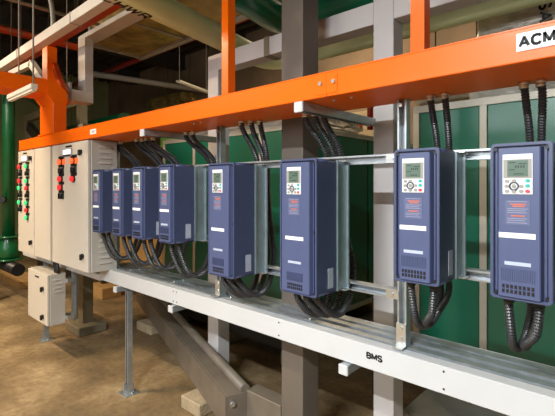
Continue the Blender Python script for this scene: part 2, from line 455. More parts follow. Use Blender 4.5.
# ------------------------------------------------------------------ orange trunking above the drives
BZ0, BZ1, BY1 = 2.06, 2.163, 1.79
t = Thing('cable_trunking', 'long bright orange cable trunking running above all the blue drives', 'cable trunking', (-2.3, 1.6, BZ0))
t.part('duct_body', MB().box(-5.105, .75, FY, BY1, BZ0, BZ1, .003), 'orange')
t.part('lid', MB().box(-5.105, .75, FY, BY1, BZ1 - .001, BZ1 + .004), 'orange')
jp = t.part('joint_plate', MB().box(-1.10, -.985, FY - .003, FY + .001, BZ0 + .012, BZ1 - .014).box(-1.046, -1.040, FY - .0045, FY, BZ0, BZ1 - .012), 'orange')
for x in (-1.068, -1.0):
    t.part('bolt', MB().cyl((x, FY - .012, 2.118), (x, FY - .002, 2.118), .0085, 12), 'zinc', jp)
for x in (-1.05, -.96, -2.07, -2.0, -2.65):
    t.part('bolt', MB().cyl((x, 1.52, BZ0 - .008), (x, 1.52, BZ0 + .001), .006, 8), 'zinc')
sg = t.part('sign_plate', MB().box(-.322, -.132, FY - .004, FY, 2.093, 2.148), 'sticker', label='white sign with bold black letters ACM')
t.text('lettering', 'ACMV', .036, (-.3125, FY - .0042, 2.1205), 'ink', parent=sg, align='LEFT', xs=.86, wt=.23)
sg = t.part('sticker', MB().box(-3.335, -3.232, FY - .003, FY, 2.088, 2.128), 'sticker', label='small white label with a grey print')
t.part('print', MB().box(-3.305, -3.255, FY - .004, FY - .002, 2.098, 2.118), 'greysticker', sg)

# risers standing on the trunking
for x0, x1, y0, y1, ztop, lab in ((-1.905, -1.848, 1.60, 1.655, 2.825, 'orange steel riser standing on the trunking between the tall drives and slim row'),
                                  (-.735, -.678, 1.60, 1.655, 2.75, 'orange steel riser standing on the trunking above the white post')):
    t = Thing('cable_riser', lab, 'riser', ((x0 + x1) / 2, (y0 + y1) / 2, BZ1), 'orange risers on the trunking')
    t.part('channel', MB().prism([(x0, y0), (x1, y0), (x1, y1), (x0, y1)], 'z', BZ1 + .004, CZ - .07 if ztop > 5 else ztop), 'orange')
    t.part('foot_plate', MB().box(x0 - .012, x1 + .012, y0 - .012, y1 + .012, BZ1 + .004, BZ1 + .012), 'orange')
    t.part('top_bracket', MB().box(x0 - .02, x1 + .02, y0 - .02, y1 + .02, ztop, ztop + .02), 'orange')

# feeder: trunk coming over from the photographer's side, dropping onto the main run
t = Thing('cable_trunking', 'orange cable trunking crossing overhead and dropping onto the far end of the long run', 'cable trunking', (-4.3, 1.5, BZ1))
t.part('crossing_duct', MB().box(-4.47, -4.14, .2, 1.40, 2.525, 2.662, .003), 'orange')
t.part('elbow', MB().prism([(1.40, 2.662), (1.40, 2.525), (1.455, 2.455), (1.575, 2.455), (1.575, 2.56), (1.475, 2.662)], 'x', -4.47, -4.13), 'orange')
t.part('drop_duct', MB().box(-4.47, -4.13, 1.452, 1.57, BZ1 + .002, 2.455, .003), 'orange')
t.part('flange', MB().box(-4.50, -4.10, 1.44, 1.60, BZ1 + .004, BZ1 + .016), 'orange')
t.part('print', MB().box(-4.142, -4.138, 1.08, 1.22, 2.66, 2.672), 'dark') if 0 else None

t = Thing('cable_riser', 'orange square riser going up from the crossing orange trunking', 'riser', (-4.66, 1.66, 2.55))
t.part('channel', MB().box(-4.86, -4.72, 1.60, 1.70, 2.56, 3.15, .003).box(-4.86, -4.4, 1.578, 1.70, 2.50, 2.56, .003), 'orange')
t.part('brace', MB().bar((-4.75, 1.68, 2.98), (-4.46, 1.68, 2.62), .05, .05), 'orange_dark')

# trunk support arms (strut stubs under the orange run)
def strut_profile(a0, b0, s=.041, th=.003, lip=.008):
    """C channel outline, open side towards -a"""
    a1, b1 = a0 + s, b0 + s
    return [(a0, b0), (a1, b0), (a1, b1), (a0, b1), (a0, b1 - lip), (a0 + th, b1 - lip), (a0 + th, b1 - th), (a1 - th, b1 - th), (a1 - th, b0 + th), (a0 + th, b0 + th), (a0 + th, b0 + lip), (a0, b0 + lip)]
for x, lab in ((-2.555, 'grey strut arm with white end cap under the trunking above the slim drives'), (-1.208, 'grey strut arm with white end cap under the trunking by the steel column')):
    t = Thing('strut_stub', lab, 'bracket', (x, 1.5, 2.0), 'strut arms under the orange trunking')
    t.part('channel', MB().prism([(x - .002 + q[1], 2.017 + q[0]) for q in [(p[0], p[1]) for p in strut_profile(0, 0)]], 'y', 1.452, 2.1), 'galv')
    t.part('end_cap', MB().box(x - .006, x + .043, 1.440, 1.455, 2.010, 2.0585, .003), 'white')

# ------------------------------------------------------------------ strut rack
SY = 1.70
def vstrut(x, z0, z1, lab):
    t = Thing('strut_channel', lab, 'strut', (x, SY + .02, z0), 'galvanised uprights of the drive rack')
    t.part('channel', MB().prism([(x - .0205 + p[1], SY + p[0]) for p in strut_profile(0, 0)], 'z', z0, z1), 'galv')
    t.part('foot_bracket', MB().box(x - .022, x + .022, SY - .009, SY - .001, z0 + .005, z0 + .10).box(x - .022, x + .022, SY - .05, SY - .001, z0 + .001, z0 + .006), 'zinc')
    for z in (z0 + .035, z0 + .08, z1 - .03):
        t.part('bolt', MB().cyl((x, SY - .016, z), (x, SY, z), .0095, 6), 'zinc')
    return t
vstrut(-3.445, .985, BZ0 - .001, 'galvanised strut upright beside the vented side of the end control panel')
vstrut(-2.055, .985, BZ0 - .001, 'galvanised strut upright between the slim drive row and tall drives')
vstrut(-.82, .985, BZ0 - .001, 'bolted galvanised strut upright in front of the white post')
vstrut(.14, .985, BZ0 - .001, 'galvanised strut upright past the drive under the ACM sign')
def hrail(x0, x1, z, lab):
    t = Thing('strut_rail', lab, 'strut', ((x0 + x1) / 2, SY + .02, z - .02), 'galvanised cross rails of the drive rack')
    t.part('channel', MB().prism([(SY + p[0], z - .0205 + p[1]) for p in strut_profile(0, 0)], 'x', x0, x1), 'galv')
    for x in (x0 + .02, x1 - .02):
        b = t.part('end_bracket', MB().box(x - .03, x + .03, SY - .007, SY - .0005, z - .02, z + .02), 'zinc')
        t.part('bolt', MB().cyl((x, SY - .014, z), (x, SY - .006, z), .009, 6), 'zinc', b)
for a, b, zl, pos in ((-3.424, -2.077, 1.335, 'behind the four slim drives'), (-2.034, -.842, 1.205, 'behind the two tall drives'), (-.799, .118, 1.335, 'behind the drives by the ACM sign')):
    hrail(a, b, 1.802, 'galvanised upper cross rail ' + pos)
    hrail(a, b, zl, 'galvanised lower cross rail ' + pos)

# ------------------------------------------------------------------ white cable tray under the drives
TY0, TY1, TZ0, TZ1 = 1.63, 1.90, .872, .980
t = Thing('cable_tray', 'long white cable tray with BMS lettering below the blue drives', 'cable tray', (-1.5, 1.75, TZ0))
for a, b, xs in ((-3.565, -2.4305, (-3.54, -2.45)), (-2.4295, .75, (-2.41, -1.476, -.613, .3))):
    fp = t.part('side_panel', MB().box(a, b, TY0, TY0 + .012, TZ0, TZ1, .002), 'white')
    for x in xs:
        for z in (TZ0 + .02, TZ1 - .02):
            t.part('screw', MB().cyl((x, TY0 - .002, z), (x, TY0 + .002, z), .0045, 8), 'dark', fp)
t.part('top_lip', MB().box(-3.565, .75, TY0 + .010, TY0 + .060, TZ1 - .006, TZ1), 'white')
t.part('base', MB().box(-3.565, .75, TY0 + .01, TY1, TZ0, TZ0 + .008), 'galv')
t.part('rear_panel', MB().box(-3.565, .75, TY1 - .008, TY1, TZ0, TZ1 + .006), 'white')
t.part('rear_lip', MB().box(-3.565, .75, TY1 - .062, TY1 - .008, TZ1 - .002, TZ1 + .006), 'galv')
t.part('end_plate', MB().box(-3.570, -3.562, TY0, TY1, TZ0, TZ1, .001), 'white')
t.text('lettering', 'BMS', .030, (-.914, TY0 - .0002, .933), 'ink', wt=.24, xs=.9)
# galvanised channels lying in the tray
for y, lab in ((1.702, 'galvanised channel lying along the tray under the drive fronts'), (1.778, 'galvanised channel lying along the back of the white tray')):
    t = Thing('strut_rail', lab, 'strut', (-1.4, y, .94), 'galvanised channels lying in the tray')
    t.part('channel', MB().prism([(y + p[1], .943 + p[0]) for p in strut_profile(0, 0)], 'x', -3.5, .72), 'galv')
    for k in range(4):
        x = -3.2 + k * .62
        t.part('clip', MB().box(x - .022, x + .022, y - .001, y + .042, .984, .988).cyl((x, y + .02, .987), (x, y + .02, .994), .008, 6), 'zinc')
    for x in (-3.3, -1.5, .5):
        t.part('spacer', MB().box(x - .02, x + .02, y, y + .04, TZ0 + .008, .943), 'galv')
# stubs under the tray
for x, lab in ((-3.215, 'short strut arm under the tray beside the slender leg'), (-2.43, 'short strut arm under the tray at the panel joint'), (-1.05, 'short strut arm under the tray near the BMS lettering')):
    t = Thing('strut_stub', lab, 'bracket', (x, 1.7, .83), 'strut arms under the white tray')
    t.part('channel', MB().prism([(x - .0205 + p[1], .829 + p[0]) for p in strut_profile(0, 0)], 'y', 1.60, 2.15), 'galv')
    t.part('end_cap', MB().box(x - .024, x + .024, 1.588, 1.602, .826, .8715, .003), 'white')
# rail under the control panels
t = Thing('strut_rail', 'long pale strut rail carrying the cream control panels', 'strut', (-4.4, 1.65, .858))
t.part('channel', MB().box(-5.6, -3.575, 1.632, 1.672, .858, .912, .002), 'white')

# legs
def leg(x, y, ztop, lab, m='galv'):
    t = Thing('strut_stand', lab, 'leg', (x, y, 0), 'slender strut legs')
    t.part('channel', MB().prism([(x - .0205 + p[1], y - .02 + p[0]) for p in strut_profile(0, 0)], 'z', .006, ztop), m)
    f = t.part('base_plate', MB().box(x - .065, x + .065, y - .06, y + .06, 0, .007, .001), m)
    t.part('foot_socket', MB().box(x - .03, x + .03, y - .03, y + .03, .007, .07), m) if 0 else None
    for g in (-.03, .022):
        t.part('gusset', MB().box(x + g, x + g + .008, y - .03, y + .03, .007, .08), m)
    for dx in (-.048, .048):
        t.part('bolt', MB().cyl((x + dx, y, .006), (x + dx, y, .022), .009, 6), 'zinc', f)
leg(-3.175, 1.69, .828, 'slender galvanised leg on the bare floor under the tray end')
leg(-4.93, 1.66, .856, 'slender galvanised leg beneath the small hanging cabinet')
leg(-5.27, 2.12, 2.0, 'tall slender galvanised strut behind the small hanging cabinet, beside the plinth post')

# ------------------------------------------------------------------ control panels
def louvres(t, x, y0, y1, z0, n, dz, parent=None):
    mb = MB()
    for k in range(n):
        z = z0 + k * dz
        mb.prism([(x, z), (x + .012, z), (x + .002, z + .018), (x, z + .018)], 'y', y0, y1)
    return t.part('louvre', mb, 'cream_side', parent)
PZ0, PZ1, PYB = .975, 2.055, 1.695
def pilot(t, door, x, z, kind, s=1.):
    yf = FY - .001
    n = t.part('legend_plate', MB().box(x - .046 * s, x + .046 * s, yf - .004, yf, z + .020 * s, z + .040 * s), 'black', door)
    if kind == 'switch':
        t.part('selector_switch', MB().box(x - .044 * s, x + .044 * s, yf - .008, yf, z - .018 * s, z + .022 * s, .003).cyl((x, yf - .022, z), (x, yf - .006, z), .018 * s, 14).box(x - .004, x + .004, yf - .03, yf - .02, z - .018 * s, z + .018 * s), 'black', door)
    else:
        t.part('lamp_ring', MB().cyl((x, yf - .012, z), (x, yf, z), .024 * s, 16), 'black', door)
        t.part('indicator_lamp', MB().cyl((x, yf - .03, z), (x, yf - .01, z), .0185 * s, 16), 'lamp_' + kind, door)
def panel(x0, x1, lab, deep=PYB):
    t = Thing('control_panel', lab, 'electrical cabinet', ((x0 + x1) / 2, 1.55, PZ0), 'cream control panels')
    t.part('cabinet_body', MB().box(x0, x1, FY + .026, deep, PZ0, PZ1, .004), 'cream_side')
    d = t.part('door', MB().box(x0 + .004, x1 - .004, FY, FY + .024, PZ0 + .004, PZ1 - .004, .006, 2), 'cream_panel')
    return t, d
def lock(t, d, x, z):
    t.part('door_lock', MB().cyl((x, FY - .012, z), (x, FY + .002, z), .021, 14).box(x - .006, x + .012, FY - .03, FY - .01, z - .03, z + .018, .003), 'black', d)

t, d = panel(-4.15, -3.382, 'cream control panel with louvred side, beside the first slim drive')
louvres(t, -3.382, 1.54, 1.64, 1.86, 5, .045)
louvres(t, -3.382, 1.54, 1.64, 1.04, 5, .045)
t.part('nameplate', MB().box(-3.83, -3.70, FY - .003, FY + .001, 2.015, 2.03), 'black', d)
mt = t.part('power_meter', MB().box(-3.88, -3.69, FY - .01, FY + .001, 1.935, 2.003, .003), 'grey', d)
t.part('meter_screen', MB().box(-3.865, -3.705, FY - .012, FY - .008, 1.955, 1.995), 'meter', mt)
t.part('meter_keys', MB().box(-3.865, -3.705, FY - .012, FY - .008, 1.940, 1.950), 'black', mt)
lock(t, d, -3.51, 1.96); lock(t, d, -3.475, 1.105)
for (row, z) in enumerate((1.893, 1.815, 1.741, 1.667, 1.589)):
    kinds = [('orange', 'orange'), ('switch', 'switch'), ('red', 'red'), ('red', None), ('switch', None)][row]
    for k, x in zip(kinds, (-3.925, -3.655)):
        if k: pilot(t, d, x, z, k, 1.3)
        if k and row == 0: t.part('legend_plate', MB().box(x - .085, x + .085, FY - .006, FY, z - .022, z + .022), 'lamp_orange', d)

t, d = panel(-4.63, -4.195, 'narrow plain cream cabinet between the two panels with lamps')
t, d = panel(-5.135, -4.638, 'cream control panel with red and green lamps beside the green pipe')
t.part('nameplate', MB().box(-4.96, -4.85, FY - .003, FY + .001, 2.015, 2.03), 'black', d)
mt = t.part('power_meter', MB().box(-5.0, -4.82, FY - .01, FY + .001, 1.93, 2.0, .003), 'grey', d)
t.part('meter_screen', MB().box(-4.985, -4.835, FY - .012, FY - .008, 1.945, 1.992), 'meter', mt)
lock(t, d, -4.715, 1.965); lock(t, d, -4.705, 1.11)
rows = [('red', 'green'), ('switch', 'switch'), ('red', 'green'), ('green', 'red'), ('switch', 'switch'), ('green', 'green'), ('switch', 'red'), (None, 'green')]
for r, ks in enumerate(rows):
    for k, x in zip(ks, (-5.045, -4.82)):
        if k: pilot(t, d, x, 1.885 - r * .0758, k, 1.15)

# small cabinet hanging below the rail
t = Thing('junction_cabinet', 'small cream cabinet hanging under the control panels above the floor', 'electrical cabinet', (-4.55, 1.54, .34))
t.part('cabinet_body', MB().box(-4.82, -4.268, FY + .024, 1.615, .342, .836, .004), 'cream_side')
d = t.part('door', MB().box(-4.815, -4.273, FY, FY + .022, .347, .831, .005, 2), 'cream_panel')
t.part('nameplate', MB().box(-4.60, -4.50, FY - .003, FY + .001, .775, .79), 'black', d)
lock(t, d, -4.38, .69); lock(t, d, -4.38, .42)
louvres(t, -4.268, 1.50, 1.58, .655, 4, .04)
for z in (.40, .76):
    t.part('bracket', MB().box(-4.33, -4.22, 1.615, 1.676, z - .02, z + .02), 'zinc')
for x in (-4.28,):
    t.part('mounting_strut', MB().box(x - .01, x + .03, 1.676, 1.71, .35, .925), 'galv')
# cable going from the panel into it
tt = [(-4.40, 1.55, .976), (-4.385, 1.55, .93), (-4.36, 1.55, .88), (-4.35, 1.55, .835)]
t = Thing('cable_bundle', 'dark cable bundle dropping from the panel into the small cabinet', 'cable', (-4.38, 1.55, .836))
for j in range(4):
    t.part('cable', MB().tube([(x + .026 * j, y, z) for x, y, z in tt], .014, 8), 'black')

# ------------------------------------------------------------------ steel frame: column, portal, low beam
t = Thing('steel_column', 'thick grey steel column behind the tall blue drive', 'steel column', (-1.58, 1.93, 0)); t.e['kind'] = 'thing'
t.part('shaft', MB().box(-1.655, -1.492, 1.85, 2.0, .02, CZ - .07, .006, 2), 'column')
bp = t.part('base_plate', MB().box(-1.76, -1.42, 1.77, 2.08, 0, .02), 'column')
for x in (-1.73, -1.45):
    for y in (1.8, 2.05):
        t.part('bolt', MB().cyl((x, y, .02), (x, y, .05), .014, 6), 'zinc', bp)
# low box beam running away from the column base
P0, P1 = Vector((-1.99, 1.813, .215)), Vector((-5.28, 3.0, .215))
t = Thing('steel_beam', 'grey steel box beam lying low from the column base to the far floor', 'steel beam', (-3.2, 2.25, .1)); t.e['kind'] = 'thing'
t.part('box_section', MB().bar(P0, P1, .15, .23, .012), 'brace')
dn = (P1 - P0).normalized(); sd = Vector((-dn.y, dn.x, 0)); sd = sd if sd.y > 0 else -sd
t.part('pipe', MB().cyl(P0 + sd * .045 + Vector((0, 0, .148)), P1 + sd * .045 + Vector((0, 0, .148)), .034, 14), 'brace', label='slim pipe strapped along the top of the beam')
t.part('end_plate', MB().bar(P0 - dn * .012, P0, .19, .27), 'brace')
for z in (.13, .3):
    t.part('bolt', MB().cyl(P0 - dn * .03 - sd * .05 + Vector((0, 0, z - .215)), P0 - dn * .01 - sd * .05 + Vector((0, 0, z - .215)), .018, 6), 'zinc')
t.part('stub', MB().box(-1.975, -1.67, 1.86, 1.97, .12, .36, .004), 'brace')
single('concrete_block', MB().box(-2.67, -2.44, 1.84, 2.2, 0, .098, .008), 'concrete', 'pale concrete block under the near end of the low steel beam', 'block', (-2.55, 2.0, 0))
single('concrete_block', MB().box(-4.52, -4.2, 2.5, 2.8, 0, .098, .008), 'concrete', 'pale concrete block under the far end of the low steel beam', 'block', (-4.3, 2.6, 0))
# white portal
QY0, QY1 = 2.15, 2.27
t = Thing('portal_frame', 'off-white painted steel portal frame behind the orange trunking', 'steel frame', (-1.9, 2.2, 0))
t.part('post', MB().box(-2.735, -2.605, QY0, QY1, .012, 2.74, .003), 'frame_white')
t.part('post', MB().box(-1.212, -1.087, QY0, QY1, .012, 3.7, .003), 'frame_white')
t.part('crossbeam', MB().box(-2.735, -1.213, QY0 + .001, QY1 - .001, 2.612, 2.742, .003), 'frame_white')
t.part('crossbeam', MB().box(-1.086, 1.4, QY0 + .001, QY1 - .001, 2.612, 2.742, .003), 'frame_white')
for x in (-2.67, -1.15):
    t.part('base_plate', MB().box(x - .12, x + .12, QY0 - .06, QY1 + .06, 0, .012), 'frame_white')
t.part('joint_sleeve', MB().box(-2.09, -2.04, QY0 - .004, QY1 + .004, 2.608, 2.746), 'frame_beige')
# pole behind the control panels with plinth
t = Thing('steel_post', 'grey steel post on a low concrete plinth behind the small cabinet', 'steel post', (-4.98, 2.1, 0))
t.part('shaft', MB().box(-5.0, -4.87, 2.03, 2.15, .1, 2.4, .004), 'frame_beige')
t.part('plinth', MB().box(-5.1, -4.74, 1.93, 2.25, 0, .1, .01), 'frame_beige')

# ------------------------------------------------------------------ air handling units
def ahu(xs, y0, y1, z0, z1, lab, pad):
    t = Thing('air_handling_unit', lab, 'air handling unit', ((xs[0] + xs[-1]) / 2, (y0 + y1) / 2, 0), 'green air handling units')
    a, b = xs[0], xs[-1]; fw = .045
    t.part('core', MB().box(a + .02, b - .02, y0 + .05, y1 - .02, z0 + .02, z1 - .02), 'dark')
    for p, q in zip(xs, xs[1:]):
        t.part('panel', MB().box(p + fw / 2 + .002, q - fw / 2 - .002, y0 + .008, y0 + .05, z0 + fw, z1 - fw, .005), 'green_panel')
    for x in xs:
        t.part('mullion', MB().box(x - fw / 2, x + fw / 2, y0, y0 + .05, z0 + fw, z1 - fw, .002), 'frame')
    t.part('top_rail', MB().box(a - fw / 2, b + fw / 2, y0, y0 + .06, z1 - fw, z1 + .004, .002), 'frame')
    t.part('bottom_rail', MB().box(a - fw / 2, b + fw / 2, y0, y0 + .06, z0, z0 + fw, .002), 'frame')
    t.part('roof', MB().box(a - .02, b + .02, y0 + .05, y1, z1 - .02, z1), 'frame')
    n = 4
    for k in range(n):
        ya = y0 + .06 + (y1 - y0 - .06) * k / n; yb = y0 + .06 + (y1 - y0 - .06) * (k + 1) / n
        for x, s in ((b, 1), (a, -1)):
            t.part('panel', MB().box(min(x, x - s * .02), max(x, x - s * .02), ya + .02, yb - .02, z0 + fw, z1 - .05, .003), 'green_panel')
    t.part('side_rail', MB().box(b - .01, b + .012, y0 + .06, y1, z1 - .05, z1 + .002), 'frame'); t.part('side_rail', MB().box(b - .01, b + .012, y0 + .06, y1, z0, z0 + fw), 'frame')
    t.part('skid', MB().box(a + .05, b - .05, y0 + .06, y0 + .18, .3 if pad else .12, z0), 'dark'); t.part('skid', MB().box(a + .05, b - .05, y1 - .2, y1 - .1, .3 if pad else .12, z0), 'dark')
    if pad:
        t.part('plinth', MB().box(a + .12, b, 2.42, y1, 0, .3, .012), 'pad_concrete')
        return t
    x = a + .15
    while x < b:
        t.part('plinth', MB().box(x - .1, x + .1, y0 + .02, y1, 0, .12), 'concrete'); x += .95
    return t
ahu([-4.57, -3.95, -3.40, -2.87, -2.42], 2.9, 5.4, .36, 2.247, 'green panelled air handling unit behind the slim drives and steel column', False)
ahu([-1.29, -.838, -.39, .06, .51, .96], 2.9, 5.4, .36, 2.25, 'green panelled air handling unit behind the drive under the ACM sign', True)

# foil-wrapped ducts on the units
def lumpy(x0, x1, y0, y1, z0, z1, amp, seed, n=(26, 10, 10)):
    mb = MB(); mb.box(x0, x1, y0, y1, z0, z1)
    bmesh.ops.subdivide_edges(mb.bm, edges=mb.bm.edges[:], cuts=9, use_grid_fill=True)
    rnd = random.Random(seed)
    for v in mb.bm.verts:
        v.co += Vector((rnd.uniform(-1, 1), rnd.uniform(-1, 1), rnd.uniform(-1, 1) if v.co.z > z0 + .01 else 0)) * amp
    for f in mb.bm.faces: f.smooth = False
    return mb
t = Thing('insulated_duct', 'crinkled silver foil duct on the unit behind the ACM sign', 'duct', (-.1, 3.4, 2.25))
t.part('foil_wrap', lumpy(-.98, 1.3, 3.16, 4.3, 2.262, 3.1, .034, 3), 'foil')
t.text('lettering', 'SAY', .075, (-.53, 3.118, 2.76), 'ink', rot=(PI / 2, PI / 2, 0))
t = Thing('insulated_duct', 'low silver foil duct on the unit behind the slim drives', 'duct', (-3.3, 3.5, 2.25))
t.part('foil_wrap', lumpy(-4.4, -2.5, 2.99, 4.1, 2.262, 2.48, .018, 5), 'foil')
t = Thing('insulated_duct', 'silver foil duct end beside the orange riser above the white post', 'duct', (-1.7, 4.4, 2.25))
t.part('foil_wrap', lumpy(-2.0, -1.35, 4.5, 5.3, 2.6, 3.1, .025, 8), 'foil')
t.part('hanger', MB().cyl((-1.9, 4.8, 3.0), (-1.9, 4.8, CZ - .072), .008, 8).cyl((-1.45, 4.8, 3.0), (-1.45, 4.8, CZ - .072), .008, 8), 'dark')

# ------------------------------------------------------------------ overhead pipes
def elbow_path(p, corner, q, r, n=10):
    p, c, q = Vector(p), Vector(corner), Vector(q)
    a = c + (p - c).normalized() * r; b = c + (q - c).normalized() * r
    out = [p]
    for k in range(n + 1):
        u = k / n; out.append(a * (1 - u) ** 2 + c * 2 * u * (1 - u) + b * u * u)
    out.append(q); return out
t = Thing('water_pipe', 'dark green painted pipe overhead, bending behind the grey column', 'pipe', (-2.2, 2.4, 2.97))
t.part('barrel', MB().tube(elbow_path((-.80, -3.9, 2.985), (-2.2, 2.56, 2.985), (4.0, 2.56, 2.985), .3), .128, 24), 'green_pipe')
t.part('hanger', MB().cyl((-1.84, .9, 3.1), (-1.84, .9, CZ - .072), .008, 8).cyl((.8, 2.56, 3.1), (.8, 2.56, CZ - .072), .008, 8), 'dark')
t = Thing('insulated_pipe', 'pale olive jacketed pipe overhead with black CHWR lettering', 'pipe', (-2.64, 2.4, 2.9))
t.part('barrel', MB().tube(elbow_path((-1.26, -3.9, 2.888), (-2.815, 2.98, 2.888), (4.0, 2.98, 2.888), .3), .092, 24), 'cream_pipe')
t.text('lettering', 'CHWR', .085, (-2.455, 1.30, 2.888 - .0922), 'ink', rot=(PI, 0, PI / 2 + .222))
t.part('hanger', MB().cyl((-2.37, 1.0, 2.97), (-2.37, 1.0, CZ - .072), .008, 8).cyl((1.2, 2.98, 2.97), (1.2, 2.98, CZ - .072), .008, 8), 'dark')
t = Thing('insulated_pipe', 'short pale pipe end with a black rim above the trunking by the white post', 'pipe', (-2.0, 3.6, 2.75))
t.part('barrel', MB().cyl((-2.75, 4.4, 3.05), (-2.08, 3.75, 2.80), .075, 18), 'whitetrunk')
t.part('rim', MB().cyl((-2.085, 3.755, 2.802), (-2.06, 3.73, 2.793), .08, 18), 'black')
t.part('red_valve_stem', MB().cyl((-2.15, 3.75, 2.25), (-2.15, 3.75, 2.77), .03, 12), 'red')
def pipe(label, p, q, r, m, hang=None, cat='pipe', name='sprinkler_pipe'):
    t = Thing(name, label, cat, p)
    t.part('barrel', MB().cyl(p, q, r, 14), m)
    v = Vector(q) - Vector(p)
    for u in (.2, .55, .9):
        c = Vector(p) + v * u
        t.part('hanger', MB().cyl(c, (c.x, c.y, CZ - .072), .006, 6), 'dark')
    return t
pipe('orange-red pipe crossing overhead beyond the diagonal white trunk', (-6.0, -2, 3.62), (-6.0, 2.5, 3.62), .045, 'orange_dark')
pipe('slim grey pipe crossing above the diagonal white trunk', (-4.46, -2, 3.42), (-4.46, 2.2, 3.42), .018, 'grey', name='conduit_pipe')
pipe('dark red sprinkler pipe along the brown back of the hall', (-11, 4.1, 4.1), (2, 4.1, 4.1), .05, 'red')
pipe('grey pipe high above the far side, pointing at the back wall', (-8.6, 3.6, 3.98), (-8.0, 6.65, 3.98), .06, 'grey', name='conduit_pipe')
t = pipe('thick dark green pipe far behind the orange trunking', (-12.5, 4.6, 3.12), (-8.8, 4.6, 3.12), .2, 'green_pipe', name='water_pipe')
# orange beam behind diagonal white trunk
t = Thing('cable_trunking', 'dull orange trunking running just beyond the diagonal white trunk', 'cable trunking', (-4, 1.75, 3.2))
t.part('duct_body', MB().box(-7.5, -2.95, 1.62, 1.70, 3.17, 3.24, .003), 'orange_dark')
t.part('hanger', MB().cyl((-6.5, 1.62, 3.15), (-6.5, 1.62, CZ - .072), .006, 6).cyl((-4.0, 1.62, 3.15), (-4.0, 1.62, CZ - .072), .006, 6), 'dark')
# white diagonal trunk
t = Thing('cable_trunking', 'long white trunk hung overhead in front of the orange riser', 'cable trunking', (-4, 1.35, 2.92))
t.part('duct_body', MB().box(-7.6, -2.55, 1.30, 1.38, 2.94, 3.022, .003), 'whitetrunk')
t.part('joint_sleeve', MB().box(-4.66, -4.64, 1.297, 1.383, 2.937, 3.025).box(-3.36, -3.345, 1.297, 1.383, 2.937, 3.025), 'grey')
t.part('hanger', MB().cyl((-5.0, 1.35, 3.0), (-5.0, 1.35, CZ - .072), .006, 6).cyl((-3.2, 1.35, 3.0), (-3.2, 1.35, CZ - .072), .006, 6), 'dark')
t.part('flexible_feed', MB().tube(catmull([(-3.87, 1.36, 3.03), (-3.87, 1.36, 3.12), (-3.90, 1.36, 3.25), (-3.98, 1.36, 3.45), (-4.0, 1.36, 3.8)], .03), .02, 10), 'grey')
# white trunk by the duct
t = Thing('cable_trunking', 'white stepped trunk rising beside the reflective duct', 'cable trunking', (-4.6, 1.8, 2.57))
t.part('lower_run', MB().box(-4.683, -4.51, 1.60, 1.99, 2.57, 2.69, .003), 'whitetrunk')
t.part('riser', MB().box(-4.683, -4.51, 1.90, 1.99, 2.69, 3.26, .003), 'whitetrunk')
t.part('upper_run', MB().box(-4.683, -3.2, 1.90, 2.06, 3.26, 3.31, .003), 'whitetrunk')
t.part('clamp', MB().box(-4.69, -4.503, 1.74, 1.765, 2.56, 2.76), 'grey')
t.part('hanger', MB().cyl((-4.6, 1.752, 2.76), (-4.6, 1.752, CZ - .072), .005, 6), 'grey')
t = Thing('cable_trunking', 'bent white trunk piece beside the orange riser at the crossing trunking', 'cable trunking', (-5.3, 1.66, 2.8))
t.part('duct_body', MB().bar((-6.1, 1.64, 3.11), (-5.30, 1.64, 3.08), .06, .06).bar((-5.33, 1.64, 3.095), (-4.90, 1.64, 2.80), .06, .075), 'whitetrunk')
t.part('hanger', MB().cyl((-5.7, 1.64, 3.1), (-5.7, 1.64, CZ - .072), .006, 6), 'dark')
# reflective duct
t = Thing('air_duct', 'dull reflective foil duct hanging beside the olive pipe', 'duct', (-4, 2.3, 3.3))
t.part('sheet', lumpy(-4.82, -2.85, 2.10, 2.72, 3.31, 3.75, .008, 11), 'foil_gold')
t.part('flange', MB().box(-4.85, -4.80, 2.08, 2.74, 3.29, 3.79), 'grey'); t.part('flange', MB().box(-3.87, -3.84, 2.08, 2.74, 3.295, 3.33), 'grey')
t.part('edge_angle', MB().box(-4.85, -2.85, 2.70, 2.76, 3.28, 3.32), 'grey')
t.part('hanger', MB().cyl((-4.7, 2.73, 3.3), (-4.7, 2.73, CZ - .072), .006, 6).cyl((-3.0, 2.73, 3.3), (-3.0, 2.73, CZ - .072), .006, 6), 'dark')
t = Thing('air_duct', 'golden foil duct far behind the orange trunking', 'duct', (-9.8, 6.6, 3.5))
t.part('sheet', lumpy(-10.6, -9.0, 6.2, 7.1, 3.55, 4.1, .02, 12), 'foil_gold')
t.part('hanger', MB().cyl((-10.2, 6.6, 4.0), (-10.2, 6.6, CZ - .072), .006, 6).cyl((-9.2, 6.6, 4.0), (-9.2, 6.6, CZ - .072), .006, 6), 'dark')

# batten lights
def batten(label, p, q, rods, wide=.07, on=False):
    p, q = Vector(p), Vector(q)
    t = Thing('hanging_batten_light', label, 'light fitting', (p + q) / 2, 'hanging batten lights')
    t.part('housing', MB().bar(p, q, wide, .034, .003), 'diffuser')
    t.part('diffuser', MB().bar(p - Vector((0, 0, .024)), q - Vector((0, 0, .024)), wide * .6, .016), 'lamp_on' if on else 'diffuser')
    for u in rods:
        c = p + (q - p) * u
        t.part('rod', MB().cyl((c.x, c.y, c.z + .02), (c.x, c.y, CZ - .072), .006, 8), 'grey')
    return t
batten('white batten light hanging on a thin rod before the crossing orange trunking', (-3.74, 1.0, 2.372), (-3.19, 1.0, 2.372), (.96,), .045)
batten('grey batten light hanging far off before the brown back wall', (-6.48, 4.41, 3.6), (-6.80, 5.33, 3.6), (.04, .96), .1)
t = Thing('hanger_rod', 'thin bare rod hanging from the ceiling beside the crossing orange trunking', 'rod', (-4.3, 1.22, 2.664))
t.part('rod', MB().cyl((-4.30, 1.22, 2.664), (-4.30, 1.22, CZ - .072), .006, 8), 'grey')

